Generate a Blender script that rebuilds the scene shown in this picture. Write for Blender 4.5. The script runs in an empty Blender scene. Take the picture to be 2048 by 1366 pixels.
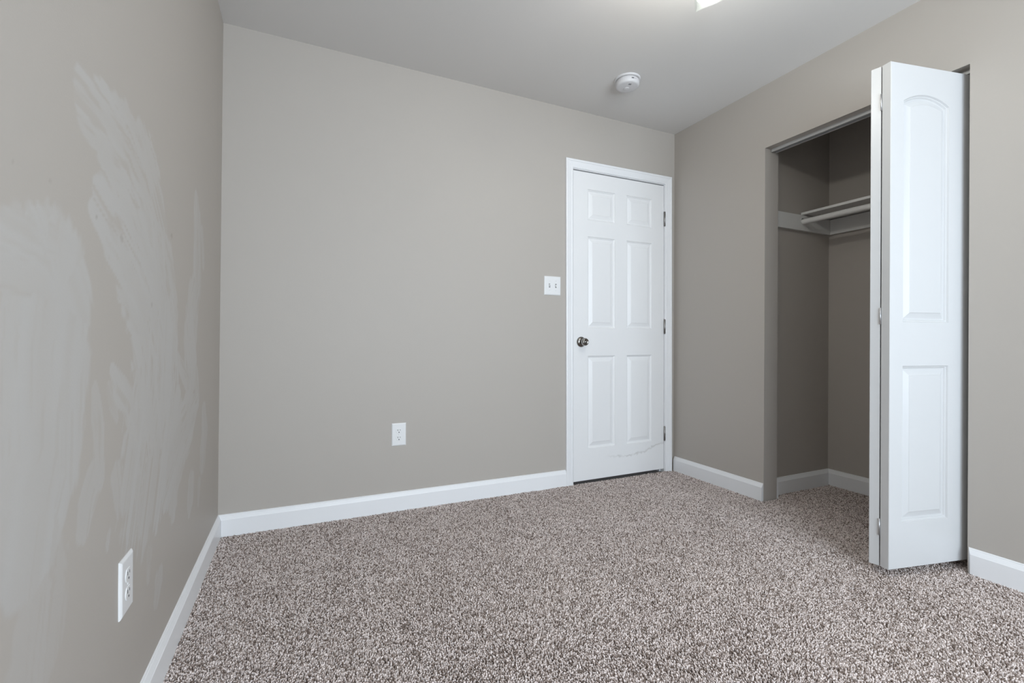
import bpy, bmesh, math, random
import numpy as np
from mathutils import Vector, Matrix

random.seed(7)
rng = np.random.default_rng(7)
SC = bpy.context.scene
COL = SC.collection
PI = math.pi

# ------------------------------------------------------------------ dimensions (metres)
D = 2.578      # back wall (with the entry door), plane y = D
RX = 2.479     # right wall (with the closet), plane x = RX
LX = -0.349    # left wall, plane x = LX at the floor, slightly out of plumb
TILT = 0.0169  # how far the left wall leans in over its height
YF = -1.70     # window wall behind the camera
H = 2.44       # ceiling
WT = 0.115     # wall thickness
CJ0, CJ1, CJH = 0.941, 1.854, 2.070   # closet opening
CX = 3.166     # closet back wall
CY0, CY1 = 0.62, 1.905                # closet side walls
CAM_H = 0.934

# ------------------------------------------------------------------ camera
f_px = 927.26
yaw, pitch, roll = 0.430303, -0.001274, 0.003875
fw = Vector((math.sin(yaw) * math.cos(pitch), math.cos(yaw) * math.cos(pitch), math.sin(pitch)))
rt = Vector((math.cos(yaw), -math.sin(yaw), 0.0))
up = rt.cross(fw)
r2 = rt * math.cos(roll) + up * math.sin(roll)
u2 = -rt * math.sin(roll) + up * math.cos(roll)
cd = bpy.data.cameras.new('camera')
cam = bpy.data.objects.new('camera', cd)
COL.objects.link(cam)
cd.sensor_fit = 'HORIZONTAL'
cd.sensor_width = 36.0
cd.lens = f_px / 2048.0 * 36.0
cd.clip_start = 0.01
cam.matrix_world = Matrix(((r2.x, u2.x, -fw.x, 0), (r2.y, u2.y, -fw.y, 0), (r2.z, u2.z, -fw.z, CAM_H), (0, 0, 0, 1)))
SC.camera = cam

# ------------------------------------------------------------------ world, daylight, exposure
w = bpy.data.worlds.new('world')
SC.world = w
w.use_nodes = True
w.node_tree.nodes['Background'].inputs['Color'].default_value = (0.62, 0.80, 1.0, 1)
w.node_tree.nodes['Background'].inputs['Strength'].default_value = 1.0

WX0, WX1, WZ0, WZ1 = -0.12, 2.25, 0.45, 2.06      # the window behind the camera
ld = bpy.data.lights.new('daylight', 'AREA')
ld.shape = 'RECTANGLE'
ld.size, ld.size_y = WX1 - WX0 - 0.04, WZ1 - WZ0 - 0.04
ld.energy = 205.0
ld.color = (0.80, 0.875, 1.0)
lo = bpy.data.objects.new('daylight', ld)
lo.location = ((WX0 + WX1) / 2, YF - 0.20, (WZ0 + WZ1) / 2)
lo.rotation_euler = (PI / 2, 0, 0)
COL.objects.link(lo)
BULB_STRENGTH = 215.0

vs = SC.view_settings
SC.display_settings.display_device = 'sRGB'
vs.view_transform = 'Standard'
vs.look = 'None'
vs.exposure = -0.52
vs.gamma = 1.0
vs.use_curve_mapping = False

# ------------------------------------------------------------------ materials
def srgb(r, g, b):
    def c(v):
        v /= 255.0
        return v / 12.92 if v <= 0.04045 else ((v + 0.055) / 1.055) ** 2.4
    return (c(r), c(g), c(b), 1.0)

def mat(name, color, rough=0.5, metal=0.0, bump=None, spec=0.5):
    m = bpy.data.materials.new(name)
    m.use_nodes = True
    nt = m.node_tree
    b = nt.nodes['Principled BSDF']
    b.inputs['Base Color'].default_value = color
    b.inputs['Roughness'].default_value = rough
    b.inputs['Metallic'].default_value = metal
    b.inputs['Specular IOR Level'].default_value = spec
    if bump:
        scale, dist, strength = bump
        tc = nt.nodes.new('ShaderNodeTexCoord')
        n = nt.nodes.new('ShaderNodeTexNoise')
        n.inputs['Scale'].default_value = scale
        n.inputs['Detail'].default_value = 3.0
        bp = nt.nodes.new('ShaderNodeBump')
        bp.inputs['Strength'].default_value = strength
        bp.inputs['Distance'].default_value = dist
        nt.links.new(tc.outputs['Object'], n.inputs['Vector'])
        nt.links.new(n.outputs['Fac'], bp.inputs['Height'])
        nt.links.new(bp.outputs['Normal'], b.inputs['Normal'])
    return m

WALL_COL = (0.468, 0.430, 0.391, 1)
M_WALL = mat('greige_wall_paint', WALL_COL, 0.55, bump=(260, 0.0006, 0.25), spec=0.35)
M_CEIL = mat('ceiling_paint', (0.73, 0.71, 0.69, 1), 0.7, bump=(180, 0.0006, 0.25), spec=0.3)
M_TRIM = mat('white_trim_paint', (0.87, 0.87, 0.88, 1), 0.35, bump=(90, 0.0004, 0.12))
M_DOOR = mat('white_door_paint', (0.85, 0.845, 0.845, 1), 0.38, bump=(300, 0.0002, 0.15))
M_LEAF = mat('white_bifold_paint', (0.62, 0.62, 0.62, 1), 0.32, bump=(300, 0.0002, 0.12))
M_SHELF = mat('shelf_white_paint', (0.72, 0.71, 0.69, 1), 0.45)
M_PLATE = mat('white_plastic', (0.82, 0.82, 0.82, 1), 0.28)
M_IVORY = mat('detector_plastic', (0.70, 0.69, 0.70, 1), 0.4)
M_DARK = mat('dark_recess', (0.012, 0.012, 0.013, 1), 0.7)
M_GREY = mat('grey_print_and_slot_shade', (0.16, 0.16, 0.17, 1), 0.6)  # print and vent grey, also the slot shadow painted behind the switch toggles
M_NICKEL = mat('satin_nickel', (0.30, 0.285, 0.265, 1), 0.20, 1.0)
M_HINGE = mat('aged_nickel', (0.34, 0.33, 0.32, 1), 0.38, 1.0)
M_STEEL = mat('zinc_steel', (0.62, 0.62, 0.63, 1), 0.4, 1.0)
M_TRACK = mat('track_metal', (0.62, 0.62, 0.62, 1), 0.42, 0.4)
M_HALL = mat('hall_paint', (0.2, 0.19, 0.18, 1), 0.7)

def nodes_of(m):
    return m.node_tree.nodes, m.node_tree.links

# entry door paint: a faint tide mark and grime low on the slab (local x across, z up)
def add_door_stain(m):
    N, Lk = nodes_of(m)
    bs = N['Principled BSDF']
    tc = N.new('ShaderNodeTexCoord')
    sep = N.new('ShaderNodeSeparateXYZ')
    Lk.new(tc.outputs['Object'], sep.inputs[0])
    nz = N.new('ShaderNodeTexNoise'); nz.inputs['Scale'].default_value = 38.0; nz.inputs['Detail'].default_value = 4
    Lk.new(tc.outputs['Object'], nz.inputs['Vector'])
    fc = N.new('ShaderNodeFloatCurve')
    mp = N.new('ShaderNodeMapRange'); mp.inputs['From Min'].default_value = 0.0; mp.inputs['From Max'].default_value = 0.77
    Lk.new(sep.outputs['X'], mp.inputs['Value'])
    Lk.new(mp.outputs['Result'], fc.inputs['Value'])
    cu = fc.mapping.curves[0]
    pts = [(0.0, 0.16), (0.30, 0.148), (0.44, 0.135), (0.55, 0.128), (0.66, 0.135), (0.78, 0.148), (0.88, 0.175), (1.0, 0.19)]
    cu.points[0].location = pts[0]; cu.points[1].location = pts[-1]
    for q in pts[1:-1]:
        cu.points.new(*q)
    fc.mapping.update()
    def math_(op, a, b=None, clamp=False):
        n = N.new('ShaderNodeMath'); n.operation = op; n.use_clamp = clamp
        for i, v in enumerate((a, b)):
            if v is None: continue
            if isinstance(v, (int, float)): n.inputs[i].default_value = v
            else: Lk.new(v, n.inputs[i])
        return n.outputs[0]
    wob = math_('MULTIPLY', math_('SUBTRACT', nz.outputs['Fac'], 0.5), 0.050)
    dz = math_('ABSOLUTE', math_('SUBTRACT', math_('ADD', sep.outputs['Z'], wob), fc.outputs['Value']))
    line = math_('SUBTRACT', 1.0, math_('DIVIDE', dz, 0.010), True)
    xin = N.new('ShaderNodeMapRange'); xin.inputs['From Min'].default_value = 0.25; xin.inputs['From Max'].default_value = 0.40
    Lk.new(sep.outputs['X'], xin.inputs['Value'])
    nz2 = N.new('ShaderNodeTexNoise'); nz2.inputs['Scale'].default_value = 16.0
    Lk.new(tc.outputs['Object'], nz2.inputs['Vector'])
    pat = N.new('ShaderNodeMapRange'); pat.inputs['From Min'].default_value = 0.36; pat.inputs['From Max'].default_value = 0.62
    Lk.new(nz2.outputs['Fac'], pat.inputs['Value'])
    fac = math_('MULTIPLY', math_('MULTIPLY', line, xin.outputs['Result']), math_('ADD', math_('MULTIPLY', pat.outputs['Result'], 0.28), 0.12))
    mx = N.new('ShaderNodeMix'); mx.data_type = 'RGBA'
    mx.inputs[6].default_value = bs.inputs['Base Color'].default_value
    mx.inputs[7].default_value = (0.20, 0.17, 0.13, 1)
    Lk.new(fac, mx.inputs[0])
    Lk.new(mx.outputs[2], bs.inputs['Base Color'])
add_door_stain(M_DOOR)

# left wall paint: old paint with touched-up smears (mask stored on the wall mesh)
def make_left_wall():
    m = mat('patched_wall_paint', WALL_COL, 0.55, bump=(260, 0.0006, 0.25), spec=0.35)
    N, Lk = nodes_of(m)
    bs = N['Principled BSDF']
    at = N.new('ShaderNodeAttribute'); at.attribute_name = 'smear'
    sp = N.new('ShaderNodeSeparateColor')
    Lk.new(at.outputs['Color'], sp.inputs[0])
    mx = N.new('ShaderNodeMix'); mx.data_type = 'RGBA'
    mx.inputs[6].default_value = WALL_COL
    mx.inputs[7].default_value = (0.512, 0.494, 0.474, 1)
    Lk.new(sp.outputs[0], mx.inputs[0])
    m2 = N.new('ShaderNodeMix'); m2.data_type = 'RGBA'
    m2.inputs[7].default_value = (0.20, 0.16, 0.13, 1)
    Lk.new(mx.outputs[2], m2.inputs[6])
    Lk.new(sp.outputs[1], m2.inputs[0])
    Lk.new(m2.outputs[2], bs.inputs['Base Color'])
    rr = N.new('ShaderNodeMapRange')
    rr.inputs['To Min'].default_value = 0.55; rr.inputs['To Max'].default_value = 0.46
    Lk.new(sp.outputs[0], rr.inputs['Value'])
    Lk.new(rr.outputs['Result'], bs.inputs['Roughness'])
    return m
M_LEFT = make_left_wall()

def make_carpet():
    m = bpy.data.materials.new('carpet_yarn')
    m.use_nodes = True
    N, Lk = nodes_of(m)
    b = N['Principled BSDF']
    a = N.new('ShaderNodeAttribute'); a.attribute_name = 'yarn'
    Lk.new(a.outputs['Color'], b.inputs['Base Color'])
    b.inputs['Roughness'].default_value = 0.85
    b.inputs['Specular IOR Level'].default_value = 0.2
    b.inputs['Sheen Weight'].default_value = 0.15
    return m
M_CARPET = make_carpet()

def make_glass():
    m = bpy.data.materials.new('frosted_glass')
    m.use_nodes = True
    N, Lk = nodes_of(m)
    out = N['Material Output']
    N.remove(N['Principled BSDF'])
    tr = N.new('ShaderNodeBsdfTransparent'); tr.inputs['Color'].default_value = (0.95, 0.97, 0.96, 1)
    tl = N.new('ShaderNodeBsdfTranslucent'); tl.inputs['Color'].default_value = (0.9, 0.92, 0.91, 1)
    gl = N.new('ShaderNodeBsdfGlossy'); gl.inputs['Roughness'].default_value = 0.12
    a = N.new('ShaderNodeMixShader'); a.inputs[0].default_value = 0.006
    Lk.new(tr.outputs[0], a.inputs[1]); Lk.new(tl.outputs[0], a.inputs[2])
    c = N.new('ShaderNodeMixShader'); c.inputs[0].default_value = 0.04
    Lk.new(a.outputs[0], c.inputs[1]); Lk.new(gl.outputs[0], c.inputs[2])
    Lk.new(c.outputs[0], out.inputs['Surface'])
    return m
M_FROST = make_glass()

def make_pane():
    m = bpy.data.materials.new('window_glass')
    m.use_nodes = True
    N, Lk = nodes_of(m)
    out = N['Material Output']
    N.remove(N['Principled BSDF'])
    tr = N.new('ShaderNodeBsdfTransparent'); tr.inputs['Color'].default_value = (0.96, 0.98, 0.97, 1)
    gl = N.new('ShaderNodeBsdfGlossy'); gl.inputs['Roughness'].default_value = 0.02
    c = N.new('ShaderNodeMixShader'); c.inputs[0].default_value = 0.05
    Lk.new(tr.outputs[0], c.inputs[1]); Lk.new(gl.outputs[0], c.inputs[2])
    Lk.new(c.outputs[0], out.inputs['Surface'])
    return m
M_PANE = make_pane()

def make_bulb():
    m = bpy.data.materials.new('lit_bulb')
    m.use_nodes = True
    N, Lk = nodes_of(m)
    out = N['Material Output']
    N.remove(N['Principled BSDF'])
    e = N.new('ShaderNodeEmission')
    e.inputs['Color'].default_value = (1.0, 0.965, 0.92, 1)
    e.inputs['Strength'].default_value = BULB_STRENGTH
    Lk.new(e.outputs[0], out.inputs['Surface'])
    return m
M_BULB = make_bulb()

# ------------------------------------------------------------------ mesh helpers
class MB:
    """collects shapes into one mesh"""
    def __init__(self):
        self.v = []; self.f = []; self.s = []
    def add(self, vs_, fs_, smooth=False):
        o = len(self.v)
        self.v += [tuple(p) for p in vs_]
        self.f += [tuple(i + o for i in q) for q in fs_]
        self.s += [smooth] * len(fs_)
        return self
    def box(self, a, b):
        (x0, y0, z0), (x1, y1, z1) = a, b
        vs_ = [(x0, y0, z0), (x1, y0, z0), (x1, y1, z0), (x0, y1, z0), (x0, y0, z1), (x1, y0, z1), (x1, y1, z1), (x0, y1, z1)]
        return self.add(vs_, [(0, 3, 2, 1), (4, 5, 6, 7), (0, 1, 5, 4), (1, 2, 6, 5), (2, 3, 7, 6), (3, 0, 4, 7)])
    def cbox(self, a, b, c=0.002):
        """box with chamfered edges"""
        bm = bmesh.new()
        bmesh.ops.create_cube(bm, size=1.0)
        for v in bm.verts:
            v.co = Vector([a[i] + (v.co[i] + 0.5) * (b[i] - a[i]) for i in range(3)])
        bmesh.ops.bevel(bm, geom=list(bm.edges), offset=c, segments=2, profile=0.6, affect='EDGES')
        bm.verts.index_update()
        self.add([v.co[:] for v in bm.verts], [[v.index for v in q.verts] for q in bm.faces])
        bm.free()
        return self
    def lathe(self, prof, origin=(0, 0, 0), axis='Z', n=32, smooth=True, cap0=False, cap1=False):
        """prof: list of (radius, height); axis Z, or -Y (height runs to -y)"""
        vs_ = []
        for r, hh in prof:
            for k in range(n):
                a = 2 * PI * k / n
                p = (r * math.cos(a), r * math.sin(a), hh)
                if axis == '-Y':
                    p = (p[0], -p[2], p[1])
                elif axis == 'Y':
                    p = (p[0], p[2], -p[1])
                vs_.append((p[0] + origin[0], p[1] + origin[1], p[2] + origin[2]))
        fs_ = []
        for i in range(len(prof) - 1):
            for k in range(n):
                k2 = (k + 1) % n
                fs_.append((i * n + k, i * n + k2, (i + 1) * n + k2, (i + 1) * n + k))
        if cap0: fs_.append(tuple(range(n - 1, -1, -1)))
        if cap1: fs_.append(tuple((len(prof) - 1) * n + k for k in range(n)))
        return self.add(vs_, fs_, smooth)
    def sweep(self, prof, path, closed_ends=True):
        """prof: list of (offset, lift); path: list of (point, off_dir, lift_dir)"""
        n = len(prof); vs_ = []
        for P, a, b in path:
            for o, l in prof:
                vs_.append(tuple(Vector(P) + Vector(a) * o + Vector(b) * l))
        fs_ = []
        for i in range(len(path) - 1):
            for k in range(n):
                k2 = (k + 1) % n
                fs_.append((i * n + k, i * n + k2, (i + 1) * n + k2, (i + 1) * n + k))
        if closed_ends:
            fs_.append(tuple(range(n - 1, -1, -1)))
            fs_.append(tuple((len(path) - 1) * n + k for k in range(n)))
        return self.add(vs_, fs_)
    def tube(self, p0, p1, r, n=20):
        p0, p1 = Vector(p0), Vector(p1)
        d = (p1 - p0).normalized()
        a = d.orthogonal().normalized(); b = d.cross(a)
        vs_ = []
        for P in (p0, p1):
            for k in range(n):
                t = 2 * PI * k / n
                vs_.append(tuple(P + a * (r * math.cos(t)) + b * (r * math.sin(t))))
        self.add(vs_, [(k, (k + 1) % n, n + (k + 1) % n, n + k) for k in range(n)], True)
        self.add(vs_[:n], [tuple(range(n - 1, -1, -1))]); self.add(vs_[n:], [tuple(range(n))])
        return self
    def build(self, name, m, parent=None, origin=(0, 0, 0), fix=True):
        me = bpy.data.meshes.new(name)
        o3 = Vector(origin)
        me.from_pydata([tuple(Vector(p) - o3) for p in self.v], [], self.f)
        me.polygons.foreach_set('use_smooth', self.s)
        if fix:
            bm = bmesh.new(); bm.from_mesh(me)
            bmesh.ops.recalc_face_normals(bm, faces=bm.faces)
            bm.to_mesh(me); bm.free()
        me.materials.append(m)
        o = bpy.data.objects.new(name, me)
        COL.objects.link(o)
        o.location = origin
        if parent is not None:
            o.parent = parent
        return o

def tag(o, label=None, cat=None, group=None, kind=None):
    if label: o['label'] = label
    if cat: o['category'] = cat
    if group: o['group'] = group
    if kind: o['kind'] = kind
    return o

def empty(name, loc, rot=(0, 0, 0)):
    o = bpy.data.objects.new(name, None)
    o.empty_display_size = 0.05
    COL.objects.link(o)
    o.location = loc; o.rotation_euler = rot
    return o

def copy_tree(o, parent=None):
    c = o.copy(); COL.objects.link(c)
    if parent is not None: c.parent = parent
    for ch in list(o.children):
        copy_tree(ch, c)
    return c

def struct(mb, name, m, label=None, cat=None):
    o = mb.build(name, m)
    o['kind'] = 'structure'
    if label: o['label'] = label
    if cat: o['category'] = cat
    return o

# ------------------------------------------------------------------ floor: carpet backing and its cut-pile tufts
def rects_floor():
    return [(LX - 0.02, RX, YF, D), (RX, CX, CJ0, CJ1), (RX + WT, CX, CY0, CJ0), (RX + WT, CX, CJ1, CY1),
            (1.60, 2.42, D, D + 0.9)]

def smooth_noise(x, y, cell, seed):
    """value noise, -1..1"""
    g = np.random.default_rng(seed).uniform(-1, 1, (128, 128))
    u = x / cell + 40.37; v = y / cell + 40.91
    i = np.floor(u).astype(int); j = np.floor(v).astype(int)
    a = u - i; b = v - j
    a = a * a * (3 - 2 * a); b = b * b * (3 - 2 * b)
    i %= 127; j %= 127
    return (g[i, j] * (1 - a) + g[i + 1, j] * a) * (1 - b) + (g[i, j + 1] * (1 - a) + g[i + 1, j + 1] * a) * b

def make_floor():
    SP = 0.0048
    xs = []; ys = []
    zones = [(LX + 0.006, RX - 0.004, 0.05, D - 0.006), (RX - 0.004, RX + WT, CJ0 + 0.004, CJ1 - 0.004),
             (RX + WT, CX - 0.008, CY0, CY1 - 0.008)]
    for x0, x1, y0, y1 in zones:
        gx, gy = np.meshgrid(np.arange(x0, x1, SP), np.arange(y0, y1, SP * 0.9))
        gx = gx + (np.arange(gx.shape[0]) % 2)[:, None] * SP * 0.5
        gx = gx + rng.uniform(-0.40, 0.40, gx.shape) * SP
        gy = gy + rng.uniform(-0.40, 0.40, gy.shape) * SP
        k = (gx >= x0) & (gx <= x1) & (gy >= y0) & (gy <= y1)
        xs.append(gx[k]); ys.append(gy[k])
    X = np.concatenate(xs); Y = np.concatenate(ys)
    n = len(X)
    # lie of the pile: slow drift plus every tuft's own lean
    lx = 0.0042 * smooth_noise(X, Y, 0.21, 1) + 0.0014 * smooth_noise(X, Y, 0.08, 2) + rng.normal(0, 0.0016, n)
    ly = 0.0042 * smooth_noise(X, Y, 0.24, 3) + 0.0014 * smooth_noise(X, Y, 0.09, 4) + rng.normal(0, 0.0016, n)
    top = 0.0008 + rng.normal(0, 0.0013, n) + 0.0010 * smooth_noise(X, Y, 0.12, 5)
    rad = rng.uniform(0.0020, 0.0029, n)
    ph = rng.uniform(0, 2 * PI, n)
    NV = 9
    V = np.zeros((n, NV, 3), np.float32)
    for k in range(4):
        a = ph + k * PI / 2
        V[:, k, 0] = X + np.cos(a) * rad * 0.8; V[:, k, 1] = Y + np.sin(a) * rad * 0.8; V[:, k, 2] = -0.0115
        a2 = a + 0.6
        V[:, 4 + k, 0] = X + lx * 0.8 + np.cos(a2) * rad; V[:, 4 + k, 1] = Y + ly * 0.8 + np.sin(a2) * rad; V[:, 4 + k, 2] = top - 0.0018
    V[:, 8, 0] = X + lx; V[:, 8, 1] = Y + ly; V[:, 8, 2] = top
    # backing slab
    bv = []; bf = []
    for x0, x1, y0, y1 in rects_floor():
        o = len(bv)
        for z in (-0.06, -0.0105):
            bv += [(x0, y0, z), (x1, y0, z), (x1, y1, z), (x0, y1, z)]
        bf += [[o + 4, o + 5, o + 6, o + 7], [o + 3, o + 2, o + 1, o + 0], [o, o + 1, o + 5, o + 4], [o + 1, o + 2, o + 6, o + 5],
               [o + 2, o + 3, o + 7, o + 6], [o + 3, o, o + 4, o + 7]]
    nb = len(bv)
    verts = np.concatenate([np.array(bv, np.float32), V.reshape(-1, 3)])
    base = nb + np.arange(n, dtype=np.int32)[:, None] * NV
    quads = np.array([[k, (k + 1) % 4, 4 + (k + 1) % 4, 4 + k] for k in range(4)], np.int32)
    tris = np.array([[4 + k, 4 + (k + 1) % 4, 8] for k in range(4)], np.int32)
    Q = (base[:, None, :] + quads[None]).reshape(-1)
    T = (base[:, None, :] + tris[None]).reshape(-1)
    B = np.array(bf, np.int32).reshape(-1)
    loops = np.concatenate([B, Q, T])
    nq = len(B) // 4 + n * 4; ntri = n * 4
    starts = np.concatenate([np.arange(nq, dtype=np.int32) * 4, nq * 4 + np.arange(ntri, dtype=np.int32) * 3])
    me = bpy.data.meshes.new('floor')
    me.vertices.add(len(verts)); me.vertices.foreach_set('co', verts.reshape(-1))
    me.loops.add(len(loops)); me.loops.foreach_set('vertex_index', loops)
    me.polygons.add(nq + ntri); me.polygons.foreach_set('loop_start', starts)
    me.update(calc_edges=True)
    sm = np.ones(nq + ntri, bool); sm[:len(B) // 4] = False
    me.polygons.foreach_set('use_smooth', sm)
    # yarn colours: heathered beige, taupe and dark brown, one colour per tuft
    pal = np.array([(0.82, 0.725, 0.69), (0.63, 0.54, 0.50), (0.42, 0.34, 0.305), (0.21, 0.157, 0.130)])
    t = rng.uniform(0, 1, n) + 0.05 * smooth_noise(X, Y, 0.03, 6)
    idx = np.digitize(t, [0.34, 0.60, 0.80])
    c = pal[idx] * rng.uniform(0.85, 1.15, (n, 1))
    cols = np.ones((len(verts), 4), np.float32)
    cols[:nb, :3] = (0.20, 0.17, 0.155)
    cols[nb:, :3] = np.repeat(c, NV, axis=0)
    at = me.attributes.new('yarn', 'FLOAT_COLOR', 'POINT')
    at.data.foreach_set('color', cols.reshape(-1))
    me.materials.append(M_CARPET)
    me.validate()
    o = bpy.data.objects.new('floor', me)
    COL.objects.link(o)
    o['kind'] = 'structure'
    o['label'] = 'speckled taupe and beige cut pile carpet covering the whole floor'
    return o
make_floor()

# ------------------------------------------------------------------ ceiling and walls
struct(MB().box((LX - 0.15, YF - 0.12, H), (CX + 0.12, D + 0.95, H + 0.1)), 'ceiling', M_CEIL)

# left wall: fine grid so that the paint smears can live on the mesh (y, z on the wall in metres)
# paint smears: (centre line of (y, z, half width), strength, raggedness, seed)
STROKES = [
    ([(1.064, 1.351, 0.0661), (1.149, 1.345, 0.0925), (1.268, 1.328, 0.1249), (1.38, 1.287, 0.1621), (1.446, 1.229, 0.1617), (1.471, 1.155, 0.1348)], 0.85, 0.55, 11),
    ([(1.128, 1.185, 0.063), (1.243, 1.138, 0.111), (1.348, 1.086, 0.1437), (1.455, 1.009, 0.1828), (1.517, 0.917, 0.2012), (1.546, 0.833, 0.2154)], 0.9, 0.6, 21),
    ([(1.532, 0.862, 0.2003), (1.523, 0.78, 0.2162), (1.49, 0.703, 0.2311), (1.458, 0.63, 0.22)], 0.95, 0.6, 31),
    ([(1.448, 1.177, 0.0892), (1.573, 1.115, 0.121), (1.647, 1.035, 0.095), (1.667, 0.923, 0.0791)], 0.85, 0.4, 41),
    ([(1.999, 1.434, 0.0452), (2.022, 1.361, 0.0696), (2.028, 1.249, 0.0747), (2.025, 1.136, 0.0838), (1.958, 1.057, 0.0953), (1.934, 0.948, 0.1097)], 0.8, 0.4, 51),
    ([(2.111, 1.352, 0.0254), (2.144, 1.229, 0.0263)], 0.6, 0.3, 61),
    ([(1.914, 0.939, 0.0989), (1.938, 0.876, 0.0931), (1.954, 0.804, 0.0689), (1.933, 0.725, 0.0252)], 0.8, 0.5, 71),
    ([(1.733, 0.875, 0.0264), (1.861, 0.802, 0.0387), (1.932, 0.743, 0.0252)], 0.7, 0.4, 81),
    ([(2.031, 0.789, 0.0468), (2.068, 0.719, 0.0292)], 0.7, 0.4, 83),
    ([(1.095, 1.16, 0.0059), (1.142, 1.139, 0.0181), (1.198, 1.119, 0.0318), (1.244, 1.084, 0.0315), (1.305, 1.029, 0.0386), (1.363, 0.961, 0.0426)], 0.8, 0.3, 101),
    ([(1.189, 0.872, 0.017), (1.23, 0.834, 0.0399), (1.296, 0.794, 0.0449), (1.352, 0.721, 0.0457), (1.374, 0.65, 0.0395)], 0.8, 0.45, 111),
    ([(1.172, 0.839, 0.0164), (1.194, 0.806, 0.0229), (1.216, 0.771, 0.0119)], 0.7, 0.4, 121),
    ([(2.05, 0.702, 0.0382), (1.908, 0.657, 0.1065), (1.779, 0.613, 0.1268), (1.684, 0.555, 0.1376)], 0.85, 0.45, 131),
    ([(2.19, 0.649, 0.044), (2.212, 0.568, 0.0675), (2.174, 0.464, 0.0651)], 0.7, 0.4, 141),
    ([(1.74, 0.732, 0.0668), (1.71, 0.673, 0.0966), (1.651, 0.63, 0.1074)], 0.85, 0.5, 151),
    ([(0.844, 1.041, 0.0744), (0.912, 1.033, 0.1056), (0.944, 0.995, 0.1462), (0.922, 0.918, 0.1548), (0.92, 0.843, 0.1503), (0.918, 0.769, 0.1398), (0.891, 0.717, 0.1295), (0.878, 0.665, 0.1104)], 0.9, 0.25, 161),
    ([(1.102, 0.84, 0.0186), (1.119, 0.763, 0.0288), (1.131, 0.666, 0.0247)], 0.7, 0.5, 171),
    ([(1.223, 0.647, 0.0387), (1.234, 0.6, 0.0269), (1.231, 0.56, 0.0071)], 0.75, 0.45, 181),
    ([(1.38, 0.576, 0.0463), (1.388, 0.531, 0.0398), (1.378, 0.488, 0.0115)], 0.75, 0.45, 191),
    ([(1.708, 0.535, 0.0632), (1.711, 0.462, 0.0635), (1.705, 0.398, 0.0259)], 0.75, 0.45, 201),
    ([(1.963, 0.422, 0.0554), (1.949, 0.369, 0.0496), (1.934, 0.329, 0.0195)], 0.75, 0.45, 211),
    ([(2.107, 0.381, 0.0294), (2.097, 0.311, 0.0145)], 0.75, 0.45, 221),
    ([(1.46, 0.386, 0.0262), (1.456, 0.331, 0.0182)], 0.75, 0.45, 231),
    ([(1.555, 0.273, 0.0422), (1.534, 0.235, 0.0293)], 0.75, 0.45, 241),
    ([(1.181, 0.545, 0.0113), (1.174, 0.524, 0.0128)], 0.75, 0.45, 251),
    ([(1.096, 0.671, 0.0413), (1.068, 0.638, 0.0388), (1.055, 0.599, 0.0293)], 0.75, 0.4, 301),
    ([(0.879, 0.636, 0.0544), (0.923, 0.558, 0.0769), (0.91, 0.483, 0.0895)], 0.5, 0.5, 311),
]
SCUFFS = [
    (0.924, 1.17, 0.0076, 0.0022, 0.5),
    (0.936, 1.17, 0.0047, 0.0015, 0.4),
    (0.89, 1.039, 0.0049, 0.0029, 0.35),
    (1.098, 1.158, 0.0057, 0.0046, 0.4),
    (1.233, 1.146, 0.012, 0.0094, 0.25),
    (0.824, 1.165, 0.0023, 0.001, 0.4),
    (0.9, 1.211, 0.0036, 0.0011, 0.4),
    (1.65, 1.237, 0.0116, 0.0087, 0.3),
    (1.457, 1.022, 0.0088, 0.0102, 0.25)]

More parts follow.
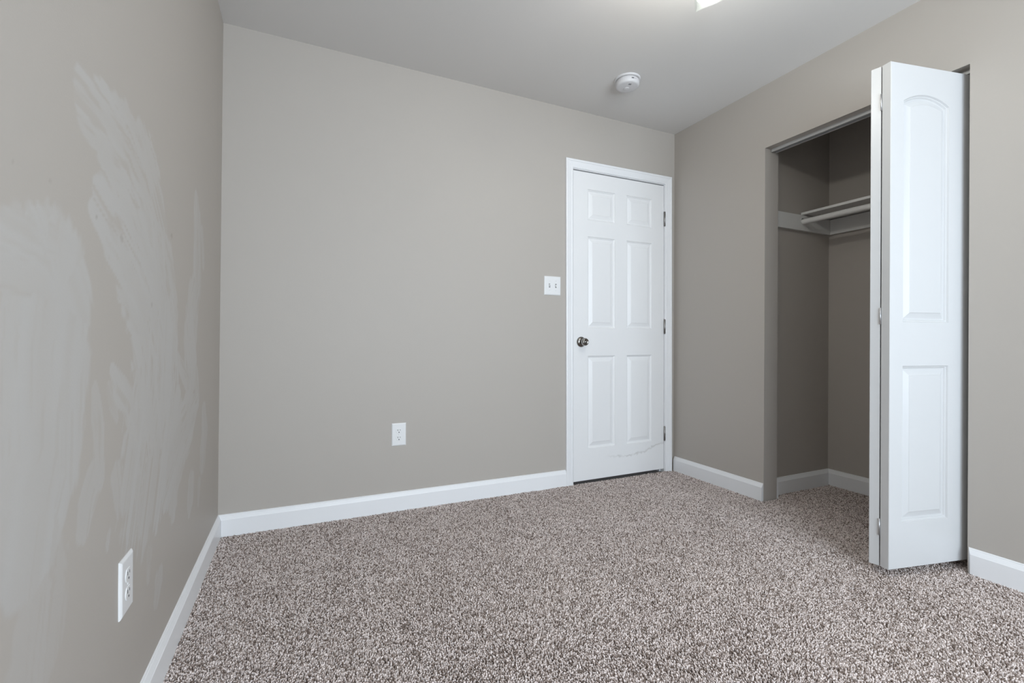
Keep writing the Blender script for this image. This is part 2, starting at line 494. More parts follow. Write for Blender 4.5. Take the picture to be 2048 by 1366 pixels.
def make_wall_left():
    y0, y1, ny = 0.55, D + 0.02, 420
    nz = 420
    ys = np.linspace(y0, y1, ny); zs = np.linspace(-0.02, H, nz)
    Yg, Zg = np.meshgrid(ys, zs, indexing='ij')
    mask = np.zeros_like(Yg); scuff = np.zeros_like(Yg)
    for pts, strength, rag, seed in STROKES:
        P = np.array(pts)
        best = np.full(Yg.shape, 1e9); side = np.zeros_like(Yg); along = np.zeros_like(Yg); hw = np.ones_like(Yg)
        acc = 0.0
        for i in range(len(P) - 1):
            a = P[i, :2]; b = P[i + 1, :2]; ab = b - a; L2 = ab @ ab; Ln = math.sqrt(L2)
            t = np.clip(((Yg - a[0]) * ab[0] + (Zg - a[1]) * ab[1]) / L2, 0, 1)
            dx = Yg - (a[0] + t * ab[0]); dz = Zg - (a[1] + t * ab[1])
            dd = np.hypot(dx, dz); wv = P[i, 2] + t * (P[i + 1, 2] - P[i, 2])
            q = dd / wv
            k = q < best
            best = np.where(k, q, best)
            side = np.where(k, (dx * ab[1] - dz * ab[0]) / Ln, side)
            along = np.where(k, acc + t * Ln, along); hw = np.where(k, wv, hw)
            acc += Ln
        edge = best + rag * (0.25 * smooth_noise(side, along * 0.25, 0.010, seed) + 0.2 * smooth_noise(Yg, Zg, 0.03, seed + 1))
        m = np.clip((1.0 - edge) / 0.10, 0, 1)
        st = smooth_noise(side, along * 0.10, 0.0065, seed + 2) * 0.6 + smooth_noise(side, along * 0.16, 0.016, seed + 3) * 0.6
        m = m * np.clip(1.0 - min(1.0, rag * 1.5) * np.clip((st - 0.16) * 2.6, 0, 1), 0, 1) * strength
        m = m * np.clip(0.86 + 0.22 * smooth_noise(side, along * 0.12, 0.028, seed + 4), 0, 1)
        mask = np.maximum(mask, m)
    for (cy, cz, ry, rz, s) in SCUFFS:
        q = np.hypot((Yg - cy) / ry, (Zg - cz) / rz) + 0.3 * smooth_noise(Yg, Zg, 0.006, 91)
        scuff = np.maximum(scuff, s * np.clip((1 - q) / 0.4, 0, 1))
    X = LX + TILT * Zg / H
    verts = np.stack([X, Yg, Zg], -1).reshape(-1, 3)
    i, j = np.meshgrid(np.arange(ny - 1), np.arange(nz - 1), indexing='ij')
    a = (i * nz + j).reshape(-1)
    faces = np.stack([a, a + 1, a + nz + 1, a + nz], -1)
    nv = len(verts)
    # the rest of the wall body: thickness behind, and the length of wall past the camera
    ext = []
    for (ya, yb, xo) in ((y0, y1, -0.006), (YF - 0.12, y0, 0.0)):
        ext.append([(LX - 0.13, ya, -0.02), (LX + xo, ya, -0.02), (LX + xo, yb, -0.02), (LX - 0.13, yb, -0.02),
                    (LX - 0.13, ya, H), (LX + xo + TILT, ya, H), (LX + xo + TILT, yb, H), (LX - 0.13, yb, H)])
    allv = [tuple(p) for p in verts.tolist()]; allf = faces.tolist()
    for e in ext:
        o = len(allv); allv += e
        allf += [[o + k for k in q] for q in ((0, 3, 2, 1), (4, 5, 6, 7), (0, 1, 5, 4), (1, 2, 6, 5), (2, 3, 7, 6), (3, 0, 4, 7))]
    me = bpy.data.meshes.new('wall_left')
    me.from_pydata(allv, [], allf)
    cols = np.zeros((len(allv), 4), np.float32); cols[:, 3] = 1
    cols[:nv, 0] = mask.reshape(-1); cols[:nv, 1] = scuff.reshape(-1)
    at = me.attributes.new('smear', 'FLOAT_COLOR', 'POINT')
    at.data.foreach_set('color', cols.reshape(-1))
    me.materials.append(M_LEFT)
    o = bpy.data.objects.new('wall_left', me)
    COL.objects.link(o)
    o['kind'] = 'structure'
make_wall_left()

DX0, DX1, DZ1 = 1.612, 2.411, 2.068      # rough opening of the entry door
mb = MB()
mb.box((LX - 0.13, D, -0.02), (DX0, D + WT, H)).box((DX1, D, -0.02), (RX + 0.2, D + WT, H)).box((DX0, D, DZ1), (DX1, D + WT, H))
struct(mb, 'wall_back', M_WALL)

mb = MB()
mb.box((RX, CJ1, -0.02), (RX + WT, D, H)).box((RX, YF - 0.12, -0.02), (RX + WT, CJ0, H)).box((RX, CJ0, CJH), (RX + WT, CJ1, H))
struct(mb, 'wall_right', M_WALL)

mb = MB().box((RX + WT, CY1, -0.02), (CX + 0.1, CY1 + 0.1, H))
struct(mb, 'wall_closet_left', M_WALL)
mb = MB().box((CX, CY0 - 0.1, -0.02), (CX + 0.1, CY1, H))
struct(mb, 'wall_closet_back', M_WALL)
mb = MB().box((RX + WT, CY0 - 0.1, -0.02), (CX, CY0, H))
struct(mb, 'wall_closet_right', M_WALL)

mb = MB()
mb.box((LX - 0.13, YF - 0.12, -0.02), (WX0, YF, H)).box((WX1, YF - 0.12, -0.02), (RX, YF, H))
mb.box((WX0, YF - 0.12, -0.02), (WX1, YF, WZ0)).box((WX0, YF - 0.12, WZ1), (WX1, YF, H))
struct(mb, 'wall_front', M_WALL)

mb = MB()   # the unlit hall behind the entry door
mb.box((1.50, D + 0.9, -0.06), (2.52, D + 0.95, H)).box((1.50, D + WT, -0.06), (1.60, D + 0.9, H)).box((2.42, D + WT, -0.06), (2.52, D + 0.9, H))
struct(mb, 'wall_hall', M_HALL)

# ------------------------------------------------------------------ window behind the camera
win = empty('window_1', ((WX0 + WX1) / 2, YF - 0.06, WZ0))
win['kind'] = 'structure'
def rel(o):    # children are built in world space and then hung under the empty
    def f_(mb_, name, m):
        c = mb_.build(name, m, o)
        c.matrix_parent_inverse = Matrix.Translation(-Vector(o.location)) if o.rotation_euler.x == 0 else o.matrix_basis.inverted()
        return c
    return f_
add = rel(win)
mb = MB()
for (a, b) in (((WX0, WX0 + 0.05), (WZ0, WZ1)), ((WX1 - 0.05, WX1), (WZ0, WZ1)), ((WX0 + 0.05, WX1 - 0.05), (WZ0, WZ0 + 0.05)), ((WX0 + 0.05, WX1 - 0.05), (WZ1 - 0.05, WZ1)),
               ((WX0 + 0.05, WX1 - 0.05), ((WZ0 + WZ1) / 2 - 0.02, (WZ0 + WZ1) / 2 + 0.02))):
    mb.box((a[0], YF - 0.09, b[0]), (a[1], YF - 0.04, b[1]))
add(mb, 'window_frame', M_TRIM)
zm = (WZ0 + WZ1) / 2
for z0, z1 in ((WZ0 + 0.05, zm - 0.02), (zm + 0.02, WZ1 - 0.05)):
    add(MB().box((WX0 + 0.05, YF - 0.066, z0), (WX1 - 0.05, YF - 0.062, z1)), 'pane', M_PANE)
add(MB().cbox((WX0 - 0.04, YF - 0.04, WZ0 - 0.02), (WX1 + 0.04, YF + 0.05, WZ0 + 0.004), 0.004), 'window_sill', M_TRIM)

# ------------------------------------------------------------------ baseboards
BBP = [(0.0, -0.011), (0.0145, -0.011), (0.0145, 0.0785), (0.0140, 0.0800), (0.0128, 0.0806), (0.0124, 0.0820), (0.0066, 0.0945), (0.0064, 0.0955),
       (0.0048, 0.0965), (0.0048, 0.0995), (0.0036, 0.1015), (0.0, 0.1025)]
Z = (0, 0, 1)
def baseboard(name, p0, p1, nrm, m0=0.0, m1=0.0, back=0.0):
    """p0 -> p1 along the wall; m0/m1: extra length at the face end for mitres (per unit of thickness)"""
    p0, p1, nrm = Vector(p0), Vector(p1), Vector(nrm)
    d = (p1 - p0).normalized()
    path = []
    mb_ = MB()
    n = len(BBP); vs_ = []
    for P, mm in ((p0, m0), (p1, m1)):
        for o, l in BBP:
            vs_.append(tuple(P + nrm * (o - back) + d * (mm * o) + Vector((0, 0, l))))
    fs_ = [(k, (k + 1) % n, n + (k + 1) % n, n + k) for k in range(n)]
    fs_ += [tuple(range(n - 1, -1, -1)), tuple(range(n, 2 * n))]
    mb_.add(vs_, fs_)
    o = struct(mb_, name, M_TRIM)
    return o
baseboard('baseboard_back', (LX + 0.001, D, 0), (1.5705, D, 0), (0, -1, 0), 1, 0)
baseboard('baseboard_left', (LX, YF, 0), (LX, D, 0), (1, 0, 0), 0, -1)
baseboard('baseboard_right', (RX, D - 0.0155, 0), (RX, CJ1 + 0.002, 0), (-1, 0, 0), 0, 0)
baseboard('baseboard_right', (RX, CJ0 - 0.003, 0), (RX, YF, 0), (-1, 0, 0), 0.7, 0)
baseboard('baseboard_closet_left', (RX + WT + 0.0145, CY1, 0), (CX, CY1, 0), (0, -1, 0), 0, -1)
baseboard('baseboard_closet_back', (CX, CY1, 0), (CX, CY0, 0), (-1, 0, 0), 1, 0)
baseboard('baseboard_closet_front', (RX + WT, CJ1 - 0.0, 0), (RX + WT, CY1 - 0.0150, 0), (1, 0, 0), 0, 0)

# ------------------------------------------------------------------ entry door: casing, jamb, slab
CASP = [(0.0, 0.0), (0.0, 0.0085), (0.004, 0.0105), (0.011, 0.0112), (0.014, 0.0098), (0.034, 0.0135), (0.040, 0.0150), (0.0425, 0.0178), (0.050, 0.0182), (0.0545, 0.0165), (0.056, 0.0130), (0.056, 0.0)]
DROT = math.radians(-0.30)      # the whole door set leans a touch out of plumb
PIV = Vector((1.63, D, 0.0))
def lean(o):
    o.matrix_world = Matrix.Translation(PIV) @ Matrix.Rotation(DROT, 4, 'Y') @ Matrix.Translation(-PIV) @ o.matrix_world
CIL, CIR, CIT = 1.622, 2.398, 2.060
mb = MB()
mb.sweep(CASP, [((CIL, D, -0.012), (-1, 0, 0), (0, -1, 0)), ((CIL, D, CIT), (-1, 0, 1), (0, -1, 0)),
                ((CIR, D, CIT), (1, 0, 1), (0, -1, 0)), ((CIR, D, -0.012), (1, 0, 0), (0, -1, 0))])
o = struct(mb, 'trim_1', M_TRIM); lean(o)
mb = MB()   # jamb boards and the stop
JL, JR, JT = 1.6265, 2.3945, 2.0560
mb.box((DX0, D - 0.0005, -0.02), (JL, D + WT, JT)).box((JR, D - 0.0005, -0.02), (DX1, D + WT, JT)).box((DX0, D - 0.0005, JT), (DX1, D + WT, DZ1))
mb.box((JL, D + 0.040, -0.02), (JL + 0.011, D + 0.075, JT)).box((JR - 0.011, D + 0.040, -0.02), (JR, D + 0.075, JT)).box((JL, D + 0.040, JT - 0.011), (JR, D + 0.075, JT))
o = struct(mb, 'trim_2', M_TRIM); lean(o)

LOOPS_DOOR = [(0.0, 0.0), (0.0030, -0.0050), (0.0070, -0.0070), (0.0100, -0.0108), (0.0150, -0.0112), (0.0170, -0.0106), (0.0390, -0.0036), (0.0402, -0.0022)]
LOOPS_LEAF = [(0.0, 0.0), (0.0035, -0.0058), (0.0065, -0.0066), (0.0105, -0.0118), (0.0150, -0.0122), (0.0170, -0.0116), (0.0370, -0.0040), (0.0392, -0.0020)]

def panel_slab(W, Hh, T, panels, loops, ch=0.0015, narc=20):
    """moulded slab in local u (width), v (height); returns verts (u, depth outward, v).
    panels: (u0, u1, v0, v1, rise) ; rise > 0 gives an arched head that rises that far above v1"""
    mb_ = MB()
    us = sorted({ch, W - ch} | {p[0] for p in panels} | {p[1] for p in panels})
    vset = {ch, Hh - ch}
    for p in panels:
        vset |= {p[2], p[3] + (p[4] + 0.02 if p[4] > 0 else 0.0)}
    vs2 = sorted(vset)
    def P(u, v, d=0.0):
        return (u, -d, v)      # outward is -y
    for i in range(len(us) - 1):
        for j in range(len(vs2) - 1):
            uc = (us[i] + us[i + 1]) / 2; vc = (vs2[j] + vs2[j + 1]) / 2
            if any(p[0] < uc < p[1] and p[2] < vc < p[3] + (p[4] + 0.02 if p[4] > 0 else 0) for p in panels):
                continue
            mb_.add([P(us[i], vs2[j]), P(us[i + 1], vs2[j]), P(us[i + 1], vs2[j + 1]), P(us[i], vs2[j + 1])], [(0, 1, 2, 3)])
    for (u0, u1, v0, v1, rise) in panels:
        rings = []
        for off, dep in loops:
            a, b, lo_ = u0 + off, u1 - off, v0 + off
            if rise <= 0:
                ring = [P(a, lo_, dep), P(b, lo_, dep), P(b, v1 - off, dep), P(a, v1 - off, dep)]
            else:
                um = (u0 + u1) / 2; half = (u1 - u0) / 2
                Rr = (half * half + rise * rise) / (2 * rise)
                cz = v1 + rise - Rr
                r_ = Rr - off
                ring = [P(a, lo_, dep), P(b, lo_, dep)]
                for k in range(narc + 1):
                    u = b + (a - b) * k / narc
                    ring.append(P(u, cz + math.sqrt(max(r_ * r_ - (u - um) ** 2, 0)), dep))
            rings.append(ring)
        n = len(rings[0])
        vs_ = [q for r_ in rings for q in r_]
        fs_ = []
        for i in range(len(rings) - 1):
            for k in range(n):
                k2 = (k + 1) % n
                fs_.append((i * n + k, i * n + k2, (i + 1) * n + k2, (i + 1) * n + k))
        fs_.append(tuple((len(rings) - 1) * n + k for k in range(n)))
        mb_.add(vs_, fs_)
        if rise > 0:    # flat face between the arch and the line above it
            vt = v1 + rise + 0.02
            arc = rings[0][2:]
            for k in range(len(arc) - 1):
                p, q = arc[k], arc[k + 1]
                mb_.add([p, q, (q[0], 0, vt), (p[0], 0, vt)], [(0, 1, 2, 3)])
    # chamfers, edges and back
    f0 = [(ch, 0, ch), (W - ch, 0, ch), (W - ch, 0, Hh - ch), (ch, 0, Hh - ch)]
    f1 = [(0, ch, 0), (W, ch, 0), (W, ch, Hh), (0, ch, Hh)]
    f2 = [(0, T, 0), (W, T, 0), (W, T, Hh), (0, T, Hh)]
    vs_ = f0 + f1 + f2
    fs_ = [(k, (k + 1) % 4, 4 + (k + 1) % 4, 4 + k) for k in range(4)] + [(4 + k, 4 + (k + 1) % 4, 8 + (k + 1) % 4, 8 + k) for k in range(4)] + [(8, 9, 10, 11)]
    mb_.add(vs_, fs_)
    return mb_

def local_build(mb_, name, m, parent):
    """mesh already in the parent's local frame"""
    me = bpy.data.meshes.new(name)
    me.from_pydata(mb_.v, [], mb_.f)
    me.polygons.foreach_set('use_smooth', mb_.s)
    bm = bmesh.new(); bm.from_mesh(me)
    bmesh.ops.remove_doubles(bm, verts=bm.verts, dist=1e-6)
    bmesh.ops.recalc_face_normals(bm, faces=bm.faces)
    bm.to_mesh(me); bm.free()
    me.materials.append(m)
    o_ = bpy.data.objects.new(name, me); COL.objects.link(o_)
    if parent is not None: o_.parent = parent
    return o_

door = empty('door_1', (1.6295, D + 0.0015, 0.013), (0, DROT, 0))
tag(door, 'white six panel entry door, closed, at the right end of the back wall', 'door', kind='structure')
W0 = 0.762; H0 = 2.0360
def dp(x0, x1, z0, z1):
    return (x0 - 1.6295, x1 - 1.6295, z0 - 0.013, z1 - 0.013, 0)
PAN = []
for a, b in ((1.740, 1.963), (2.060, 2.283)):
    PAN += [dp(a, b, 1.735, 1.939), dp(a, b, 1.020, 1.627), dp(a, b, 0.222, 0.836)]
local_build(panel_slab(W0, H0, 0.035, PAN, LOOPS_DOOR), 'slab', M_DOOR, door)
# knob: rose, shank and barrel knob with a key way
kx, kz = 0.059, 0.916
kn = MB()
kn.lathe([(0.0345, 0.0), (0.0345, 0.002), (0.0325, 0.006), (0.027, 0.0105), (0.020, 0.0135), (0.0155, 0.0145)], (kx, 0, kz), '-Y', 40)
knob = local_build(kn, 'knob_rose', M_NICKEL, door)
kn = MB()
kn.lathe([(0.0135, 0.010), (0.0125, 0.018), (0.0150, 0.024), (0.0215, 0.029), (0.0245, 0.034), (0.0252, 0.042), (0.0240, 0.053), (0.0205, 0.0585), (0.0150, 0.0600),
          (0.0140, 0.0585), (0.0085, 0.0580)], (kx, 0, kz), '-Y', 40)
kn.lathe([(0.0085, 0.0580), (0.0080, 0.0600), (0.0001, 0.0600)], (kx, 0, kz), '-Y', 24)
kb = local_build(kn, 'knob', M_NICKEL, door)
local_build(MB().box((kx - 0.0012, -0.0606, kz - 0.005), (kx + 0.0012, -0.0598, kz + 0.005)), 'keyway', M_DARK, kb)
for zc in (1.8105, 1.0375, 0.268):
    hb = MB()
    zl = zc - 0.013
    hx = W0 + 0.0025
    hb.lathe([(0.0001, -0.053), (0.0042, -0.0525), (0.0055, -0.0495), (0.0070, -0.0490), (0.0070, 0.0490), (0.0055, 0.0495), (0.0042, 0.0525), (0.0001, 0.053)], (hx, -0.006, zl), 'Z', 16)
    for q in (-0.029, -0.0095, 0.0105, 0.030):
        hb.lathe([(0.0072, q - 0.0004), (0.0074, q), (0.0072, q + 0.0004)], (hx, -0.006, zl), 'Z', 16)
    hb.box((hx - 0.0015, -0.006, zl - 0.0495), (hx + 0.0015, 0.030, zl + 0.0495))
    local_build(hb, 'hinge', M_HINGE, door)

# ------------------------------------------------------------------ closet: track, bifold door, shelf, rod, cleats
tr = MB()
for a, b in (((2.527, 2.0530), (2.5295, CJH)), ((2.5665, 2.0530), (2.569, CJH)), ((2.5295, CJH - 0.002), (2.5665, CJH)),
             ((2.5295, 2.0530), (2.5385, 2.0550)), ((2.5575, 2.0530), (2.5665, 2.0550))):
    tr.box((a[0], CJ0 + 0.004, a[1]), (b[0], CJ1 - 0.004, b[1]))
o = tr.build('door_track', M_TRACK, None, (2.548, (CJ0 + CJ1) / 2, CJH))
tag(o, 'slim metal sliding track along the top of the closet opening', 'track')

P0 = Vector((2.1242, 1.0436, 0.032))
LW, LT, LH = 0.452, 0.0345, 2.0150
ANG = math.radians(-11.75)
bif = empty('door_2', (P0.x, P0.y + 0.037, P0.z))
tag(bif, 'white two leaf bifold closet door folded open against the right jamb', 'door', kind='structure')
LPAN = [(0.0645, 0.3015, 0.9835, 1.8670, 0.034), (0.0645, 0.3015, 0.1830, 0.8080, 0)]
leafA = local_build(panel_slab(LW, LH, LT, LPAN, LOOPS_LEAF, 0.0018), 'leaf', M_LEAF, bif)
leafA.location = (0, -0.037, 0); leafA.rotation_euler = (0, 0, ANG)
# the far leaf is the mirror image, its moulded face turned to the far side of the opening
mbB = panel_slab(LW, LH, LT, LPAN, LOOPS_LEAF, 0.0018)
mbB.v = [(u, -y, v) for (u, y, v) in mbB.v]
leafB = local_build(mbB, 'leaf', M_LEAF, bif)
leafB.location = (0.001, 0.0352, 0); leafB.rotation_euler = (0, 0, -ANG)
nA = Vector((-math.sin(ANG), math.cos(ANG), 0))
fold = Vector((0.0056, -0.037, 0)) + nA * 0 
for zc in (1.9015 - 0.032, 1.040 - 0.032, 0.1895 - 0.032):
    hb = MB()
    cx_, cy_ = 0.0045, -0.0008
    hb.lathe([(0.0001, -0.0335), (0.0024, -0.0335), (0.0024, 0.0335), (0.0001, 0.0335)], (cx_, cy_, zc), 'Z', 12)
    for q in (-0.021, -0.007, 0.007, 0.021):
        hb.lathe([(0.0025, q - 0.001), (0.0018, q - 0.0005), (0.0018, q + 0.0005), (0.0025, q + 0.001)], (cx_, cy_, zc), 'Z', 12)
    hb.box((cx_ - 0.0005, cy_ - 0.0016, zc - 0.0335), (cx_ + 0.020, cy_ - 0.0006, zc + 0.0335))
    hb.box((cx_ - 0.0005, cy_ + 0.0006, zc - 0.0335), (cx_ + 0.020, cy_ + 0.0016, zc + 0.0335))
    local_build(hb, 'hinge', M_STEEL, bif)
# pivot pin of the near leaf, up into the track
pv = MB(); pv.lathe([(0.004, LH - 0.002), (0.004, LH + 0.016), (0.0001, LH + 0.016)], (2.546 - P0.x, -0.037 + (2.546 - P0.x) * math.tan(ANG) + 0.0176, 0), 'Z', 12)
local_build(pv, 'pivot_pin', M_STEEL, bif)

# cleats: flat boards screwed to the closet walls
CLZ0, CLZ1 = 1.634, 1.730
RODX, RODZ, RODR = 2.874, 1.688, 0.0165
def cleat_with_hole():
    """side cleat along x with a round socket for the rod"""
    y0, y1 = CY1 - 0.019, CY1
    x0, x1 = RX + WT, CX
    r = RODR + 0.0035; cx_, cz_ = RODX, RODZ + 0.0030
    n = 40
    mb_ = MB()
    circ = [(cx_ + r * math.cos(2 * PI * k / n), cz_ + r * math.sin(2 * PI * k / n)) for k in range(n)]
    # square collar around the hole, then plain board left and right
    s = 0.040
    def sq(k):
        a = 2 * PI * k / n
        c, si = math.cos(a), math.sin(a)
        t = s / max(abs(c), abs(si))
        return (cx_ + c * t, min(max(cz_ + si * t, CLZ0), CLZ1))
    sqp = [sq(k) for k in range(n)]
    top_, bot_ = max(p[1] for p in sqp), min(p[1] for p in sqp)
    for k in range(n):
        k2 = (k + 1) % n
        mb_.add([(circ[k][0], y0, circ[k][1]), (circ[k2][0], y0, circ[k2][1]), (sqp[k2][0], y0, sqp[k2][1]), (sqp[k][0], y0, sqp[k][1])], [(0, 1, 2, 3)])
        mb_.add([(circ[k][0], y0, circ[k][1]), (circ[k2][0], y0, circ[k2][1]), (circ[k2][0], y1 - 0.004, circ[k2][1]), (circ[k][0], y1 - 0.004, circ[k][1])], [(0, 1, 2, 3)])
    mb_.add([(p[0], y1 - 0.004, p[1]) for p in circ], [tuple(range(n))])
    for a, b, c, d in ((x0, cx_ - s, CLZ0, CLZ1), (cx_ + s, x1, CLZ0, CLZ1), (cx_ - s, cx_ + s, CLZ0, bot_), (cx_ - s, cx_ + s, top_, CLZ1)):
        if d - c > 1e-4:
            mb_.add([(a, y0, c), (b, y0, c), (b, y0, d), (a, y0, d)], [(0, 1, 2, 3)])
    mb_.add([(x0, y0, CLZ0), (x1, y0, CLZ0), (x1, y1, CLZ0), (x0, y1, CLZ0)], [(0, 1, 2, 3)])
    mb_.add([(x0, y0, CLZ1), (x1, y0, CLZ1), (x1, y1, CLZ1), (x0, y1, CLZ1)], [(0, 1, 2, 3)])
    mb_.add([(x0, y0, CLZ0), (x0, y1, CLZ0), (x0, y1, CLZ1), (x0, y0, CLZ1)], [(0, 1, 2, 3)])
    mb_.add([(x0, y1, CLZ0), (x1, y1, CLZ0), (x1, y1, CLZ1), (x0, y1, CLZ1)], [(0, 1, 2, 3)])
    return mb_
o = cleat_with_hole().build('shelf_cleat', M_SHELF, None, ((RX + WT + CX) / 2, CY1, CLZ0))
tag(o, 'white board on the closet side wall that holds the rod end', 'shelf support', 'closet shelf cleats')
o = MB().cbox((CX - 0.019, CY0, CLZ0), (CX, CY1 - 0.0192, CLZ1), 0.001).build('shelf_cleat', M_SHELF, None, (CX, (CY0 + CY1) / 2, CLZ0))
tag(o, 'white board along the closet back wall under the shelf', 'shelf support', 'closet shelf cleats')
SHZ = CLZ1 + 0.0008
o = MB().cbox((2.876, CY0 + 0.004, SHZ + 0.004), (CX - 0.001, CY1 - 0.004, SHZ + 0.0190), 0.0012).build('closet_shelf', M_SHELF, None, (3.02, (CY0 + CY1) / 2, SHZ))
o.rotation_euler = (0, 0, 0)
tag(o, 'white painted board shelf inside the closet above the hanging rod', 'shelf')
o = MB().tube((RODX, CY0, RODZ), (RODX, CY1 - 0.0060, RODZ), RODR, 32).build('closet_rod', M_SHELF, None, (RODX, (CY0 + CY1) / 2, RODZ))
tag(o, 'white round hanging rod in the closet below the shelf', 'closet rod')

# ------------------------------------------------------------------ wall plates (local frame: plate in xz, facing -y)
def bevel_plate(w_, h_, t_, b_=0.006):
    mb_ = MB()
    a = [(-w_ / 2, 0, -h_ / 2), (w_ / 2, 0, -h_ / 2), (w_ / 2, 0, h_ / 2), (-w_ / 2, 0, h_ / 2)]
    rings = [a]
    for ins, dep in ((0.0, 0.0022), (0.0012, 0.0036), (b_ * 0.7, t_ - 0.0006), (b_, t_)):
        rings.append([(math.copysign(abs(p[0]) - ins, p[0]), -dep, math.copysign(abs(p[2]) - ins, p[2])) for p in a])
    vs_ = [p for r in rings for p in r]
    fs_ = [(i * 4 + k, i * 4 + (k + 1) % 4, (i + 1) * 4 + (k + 1) % 4, (i + 1) * 4 + k) for i in range(len(rings) - 1) for k in range(4)]
    fs_ += [(3, 2, 1, 0), tuple((len(rings) - 1) * 4 + k for k in range(4))]
    mb_.add(vs_, fs_)
    return mb_

def receptacle_face(zc, t_):
    """rounded receptacle face with flat top and bottom, proud of the plate"""
    mb_ = MB(); n = 40; R_ = 0.0172; flat = 0.0142
    def ring(s, dep):
        pts = []
        for k in range(n):
            a = 2 * PI * k / n
            pts.append((R_ * s * math.cos(a), -dep, zc + max(-flat * s, min(flat * s, R_ * s * math.sin(a)))))
        return pts
    rs = [ring(1.0, t_ - 0.001), ring(1.0, t_ + 0.0007), ring(0.94, t_ + 0.0014)]
    vs_ = [p for r in rs for p in r]
    fs_ = [(i * n + k, i * n + (k + 1) % n, (i + 1) * n + (k + 1) % n, (i + 1) * n + k) for i in range(2) for k in range(n)]
    fs_.append(tuple(2 * n + k for k in range(n)))
    mb_.add(vs_, fs_)
    return mb_

def make_outlet(label, loc, rotz=0.0):
    root = empty('wall_outlet', loc, (0, 0, rotz))
    tag(root, label, 'outlet', 'duplex wall outlets')
    t_ = 0.0062
    local_build(bevel_plate(0.078, 0.124, t_), 'plate', M_PLATE, root)
    for zc in (0.0198, -0.0198):
        rc = local_build(receptacle_face(zc, t_), 'receptacle', M_PLATE, root)
        s_ = MB()
        yy = -(t_ + 0.0015)
        s_.box((-0.0074, yy - 0.0002, zc + 0.0005), (-0.0052, yy + 0.0004, zc + 0.0085))
        s_.box((0.0052, yy - 0.0002, zc + 0.0015), (0.0072, yy + 0.0004, zc + 0.0078))
        n = 16
        s_.add([(0.0029 * math.cos(2 * PI * k / n), yy - 0.0002, zc - 0.0075 + 0.0027 * math.sin(2 * PI * k / n)) for k in range(n)], [tuple(range(n))])
        local_build(s_, 'slots', M_DARK, rc)
    sc_ = MB(); sc_.lathe([(0.0034, t_ - 0.0006), (0.0032, t_ + 0.0006), (0.0001, t_ + 0.0009)], (0, 0, 0), '-Y', 16)
    local_build(sc_, 'screw', M_PLATE, root)
    return root
make_outlet('white duplex outlet low on the back wall left of the entry door', (0.4995, D, 0.4175))
ot = make_outlet('white duplex outlet near the camera on the smeared left wall', (LX + TILT * 0.398 / H, 1.275, 0.3985), PI / 2)
ot.rotation_euler = (0, 0, PI / 2)

sw = empty('light_switch', (1.464, D, 1.286))
tag(sw, 'white double light switch on the back wall beside the entry door', 'light switch')
local_build(bevel_plate(0.119, 0.120, 0.006), 'plate', M_PLATE, sw)
for sx, tilt in ((-0.023, 1), (0.023, -1)):
    sl = MB()
    x0, x1, z0, z1 = sx - 0.0052, sx + 0.0052, -0.0125, 0.0125
    sl.box((x0, -0.00615, z0), (x1, -0.0055, z1))
    local_build(sl, 'toggle_slot', M_GREY, sw)  # flat grey piece stands in for the shadow inside the toggle slot
    tg = MB()
    zt = 0.0065 * tilt
    vs_ = [(sx - 0.0042, -0.005, -0.0085), (sx + 0.0042, -0.005, -0.0085), (sx + 0.0042, -0.005, 0.0085), (sx - 0.0042, -0.005, 0.0085),
           (sx - 0.0034, -0.0165, zt - 0.0032), (sx + 0.0034, -0.0165, zt - 0.0032), (sx + 0.0034, -0.0165, zt + 0.0032), (sx - 0.0034, -0.0165, zt + 0.0032)]
    tg.add(vs_, [(0, 1, 5, 4), (1, 2, 6, 5), (2, 3, 7, 6), (3, 0, 4, 7), (4, 5, 6, 7)])
    local_build(tg, 'toggle', M_PLATE, sw)
    for zs_ in (0.0302, -0.0302):
        sc_ = MB(); sc_.lathe([(0.0032, 0.0056), (0.0030, 0.0066), (0.0001, 0.0068)], (sx, 0, zs_), '-Y', 16)
        local_build(sc_, 'screw', M_PLATE, sw)

# ------------------------------------------------------------------ smoke detector on the ceiling
sd = empty('smoke_detector', (1.712, 2.152, H))
tag(sd, 'round white smoke detector on the ceiling above the entry door', 'smoke detector')
b_ = MB(); b_.lathe([(0.0735, 0.0), (0.0735, -0.006), (0.0720, -0.0085), (0.0690, -0.0095), (0.0640, -0.0095)], (0, 0, 0), 'Z', 64)
local_build(b_, 'base_plate', M_IVORY, sd)
b_ = MB(); b_.lathe([(0.0620, -0.009), (0.0625, -0.0125), (0.0655, -0.0135), (0.0670, -0.0150), (0.0665, -0.033), (0.0640, -0.0400), (0.0600, -0.0435), (0.0520, -0.0450), (0.0001, -0.0455)], (0, 0, 0), 'Z', 64)
body = local_build(b_, 'body', M_IVORY, sd)
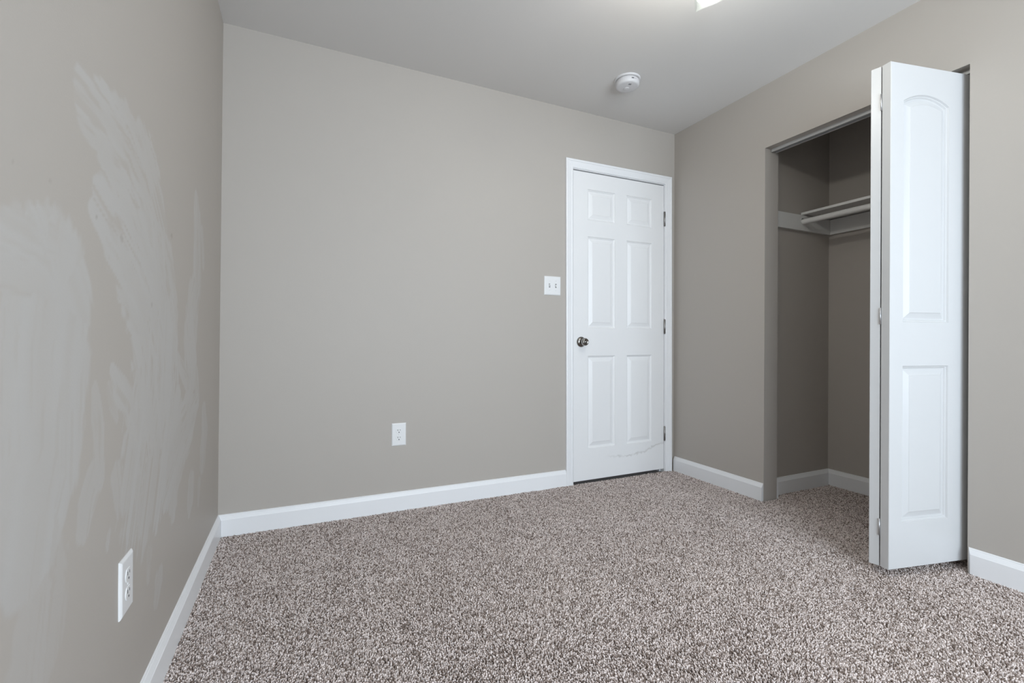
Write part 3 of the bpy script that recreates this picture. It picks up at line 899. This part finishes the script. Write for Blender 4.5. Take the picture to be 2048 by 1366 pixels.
# direction from the detector to the camera side, so the vents face into the room
ca = math.atan2(-2.152, -1.712) + 0.42
cx_, cy_ = math.cos(ca), math.sin(ca)
b_ = MB(); b_.lathe([(0.0160, -0.0450), (0.0160, -0.0475), (0.0140, -0.0482), (0.0120, -0.0478), (0.0100, -0.0482), (0.0001, -0.0486)], (-cx_ * 0.012, -cy_ * 0.012, 0), 'Z', 32)
local_build(b_, 'test_button', M_IVORY, sd)
sl = MB()
for k in range(3):      # sounder slots on the face
    p = Vector((cx_ * 0.034, cy_ * 0.034, -0.0457)); t = Vector((-cy_, cx_, 0)); n_ = Vector((cx_, cy_, 0))
    c0 = p + n_ * (0.005 * (k - 1))
    q = [c0 - t * 0.008 - n_ * 0.0013, c0 + t * 0.008 - n_ * 0.0013, c0 + t * 0.008 + n_ * 0.0013, c0 - t * 0.008 + n_ * 0.0013]
    sl.add([tuple(v) for v in q] + [tuple(v + Vector((0, 0, 0.001))) for v in q], [(0, 1, 2, 3), (0, 1, 5, 4), (1, 2, 6, 5), (2, 3, 7, 6), (3, 0, 4, 7)])
local_build(sl, 'vent', M_GREY, body)
sl = MB()               # printed block on the rim
for (a0, a1, z0, z1) in ((-0.16, 0.06, -0.0285, -0.0215), (0.14, 0.19, -0.0275, -0.025), (0.24, 0.29, -0.0275, -0.025)):
    pts = []
    for k in range(7):
        a = ca + 0.1 + a0 + (a1 - a0) * k / 6
        pts.append((0.0672 * math.cos(a), 0.0672 * math.sin(a)))
    for k in range(6):
        sl.add([(pts[k][0], pts[k][1], z0), (pts[k + 1][0], pts[k + 1][1], z0), (pts[k + 1][0], pts[k + 1][1], z1), (pts[k][0], pts[k][1], z1)], [(0, 1, 2, 3)])
local_build(sl, 'print', M_GREY, body)

# ------------------------------------------------------------------ ceiling light with two glass shades (one tip reaches into view)
CLX, CLY = 1.475, 1.100
cl = empty('ceiling_light', (CLX, CLY, H))
tag(cl, 'lit ceiling light whose frosted glass shade tip shows at the top edge', 'ceiling light')
b_ = MB(); b_.lathe([(0.065, 0.0), (0.065, -0.012), (0.052, -0.028), (0.020, -0.036), (0.012, -0.040), (0.012, -0.17), (0.030, -0.18), (0.042, -0.20), (0.042, -0.255), (0.022, -0.275), (0.0001, -0.280)], (0, 0, 0), 'Z', 40)
local_build(b_, 'canopy', M_NICKEL, cl)
for k in range(2):
    a = math.radians(138) + k * PI * 0.6
    hd = Vector((math.cos(a), math.sin(a), 0))
    dip = math.radians(3)
    ax = (hd * math.cos(dip) - Vector((0, 0, 1)) * math.sin(dip)).normalized()    # shade axis, outwards and a little down
    s0 = hd * 0.10 + Vector((0, 0, -0.233))
    arm = MB(); arm.tube(hd * 0.035 + Vector((0, 0, -0.230)), s0 + ax * 0.02, 0.009, 16)
    local_build(arm, 'arm', M_NICKEL, cl)
    e1 = ax.orthogonal().normalized(); e2 = ax.cross(e1)
    def ring_mesh(prof, n=40):
        mb_ = MB(); vs_ = []
        for r, hh in prof:
            for q in range(n):
                t = 2 * PI * q / n
                vs_.append(tuple(s0 + ax * hh + e1 * (r * math.cos(t)) + e2 * (r * math.sin(t))))
        fs_ = [(i * n + q, i * n + (q + 1) % n, (i + 1) * n + (q + 1) % n, (i + 1) * n + q) for i in range(len(prof) - 1) for q in range(n)]
        mb_.add(vs_, fs_, True)
        return mb_
    local_build(ring_mesh([(0.0001, 0.005), (0.022, 0.005), (0.024, 0.010), (0.024, 0.035), (0.0001, 0.036)]), 'socket', M_NICKEL, cl)
    local_build(ring_mesh([(0.025, 0.012), (0.034, 0.020), (0.044, 0.040), (0.050, 0.070), (0.054, 0.105), (0.060, 0.130), (0.0575, 0.130), (0.0515, 0.105), (0.0475, 0.070), (0.0415, 0.042), (0.032, 0.023), (0.024, 0.015)]), 'glass_shade', M_FROST, cl)
    local_build(ring_mesh([(0.0001, 0.034), (0.013, 0.036), (0.014, 0.045), (0.024, 0.062), (0.031, 0.080), (0.033, 0.095), (0.031, 0.110), (0.022, 0.122), (0.010, 0.128), (0.0001, 0.129)], 24), 'bulb', M_BULB, cl)
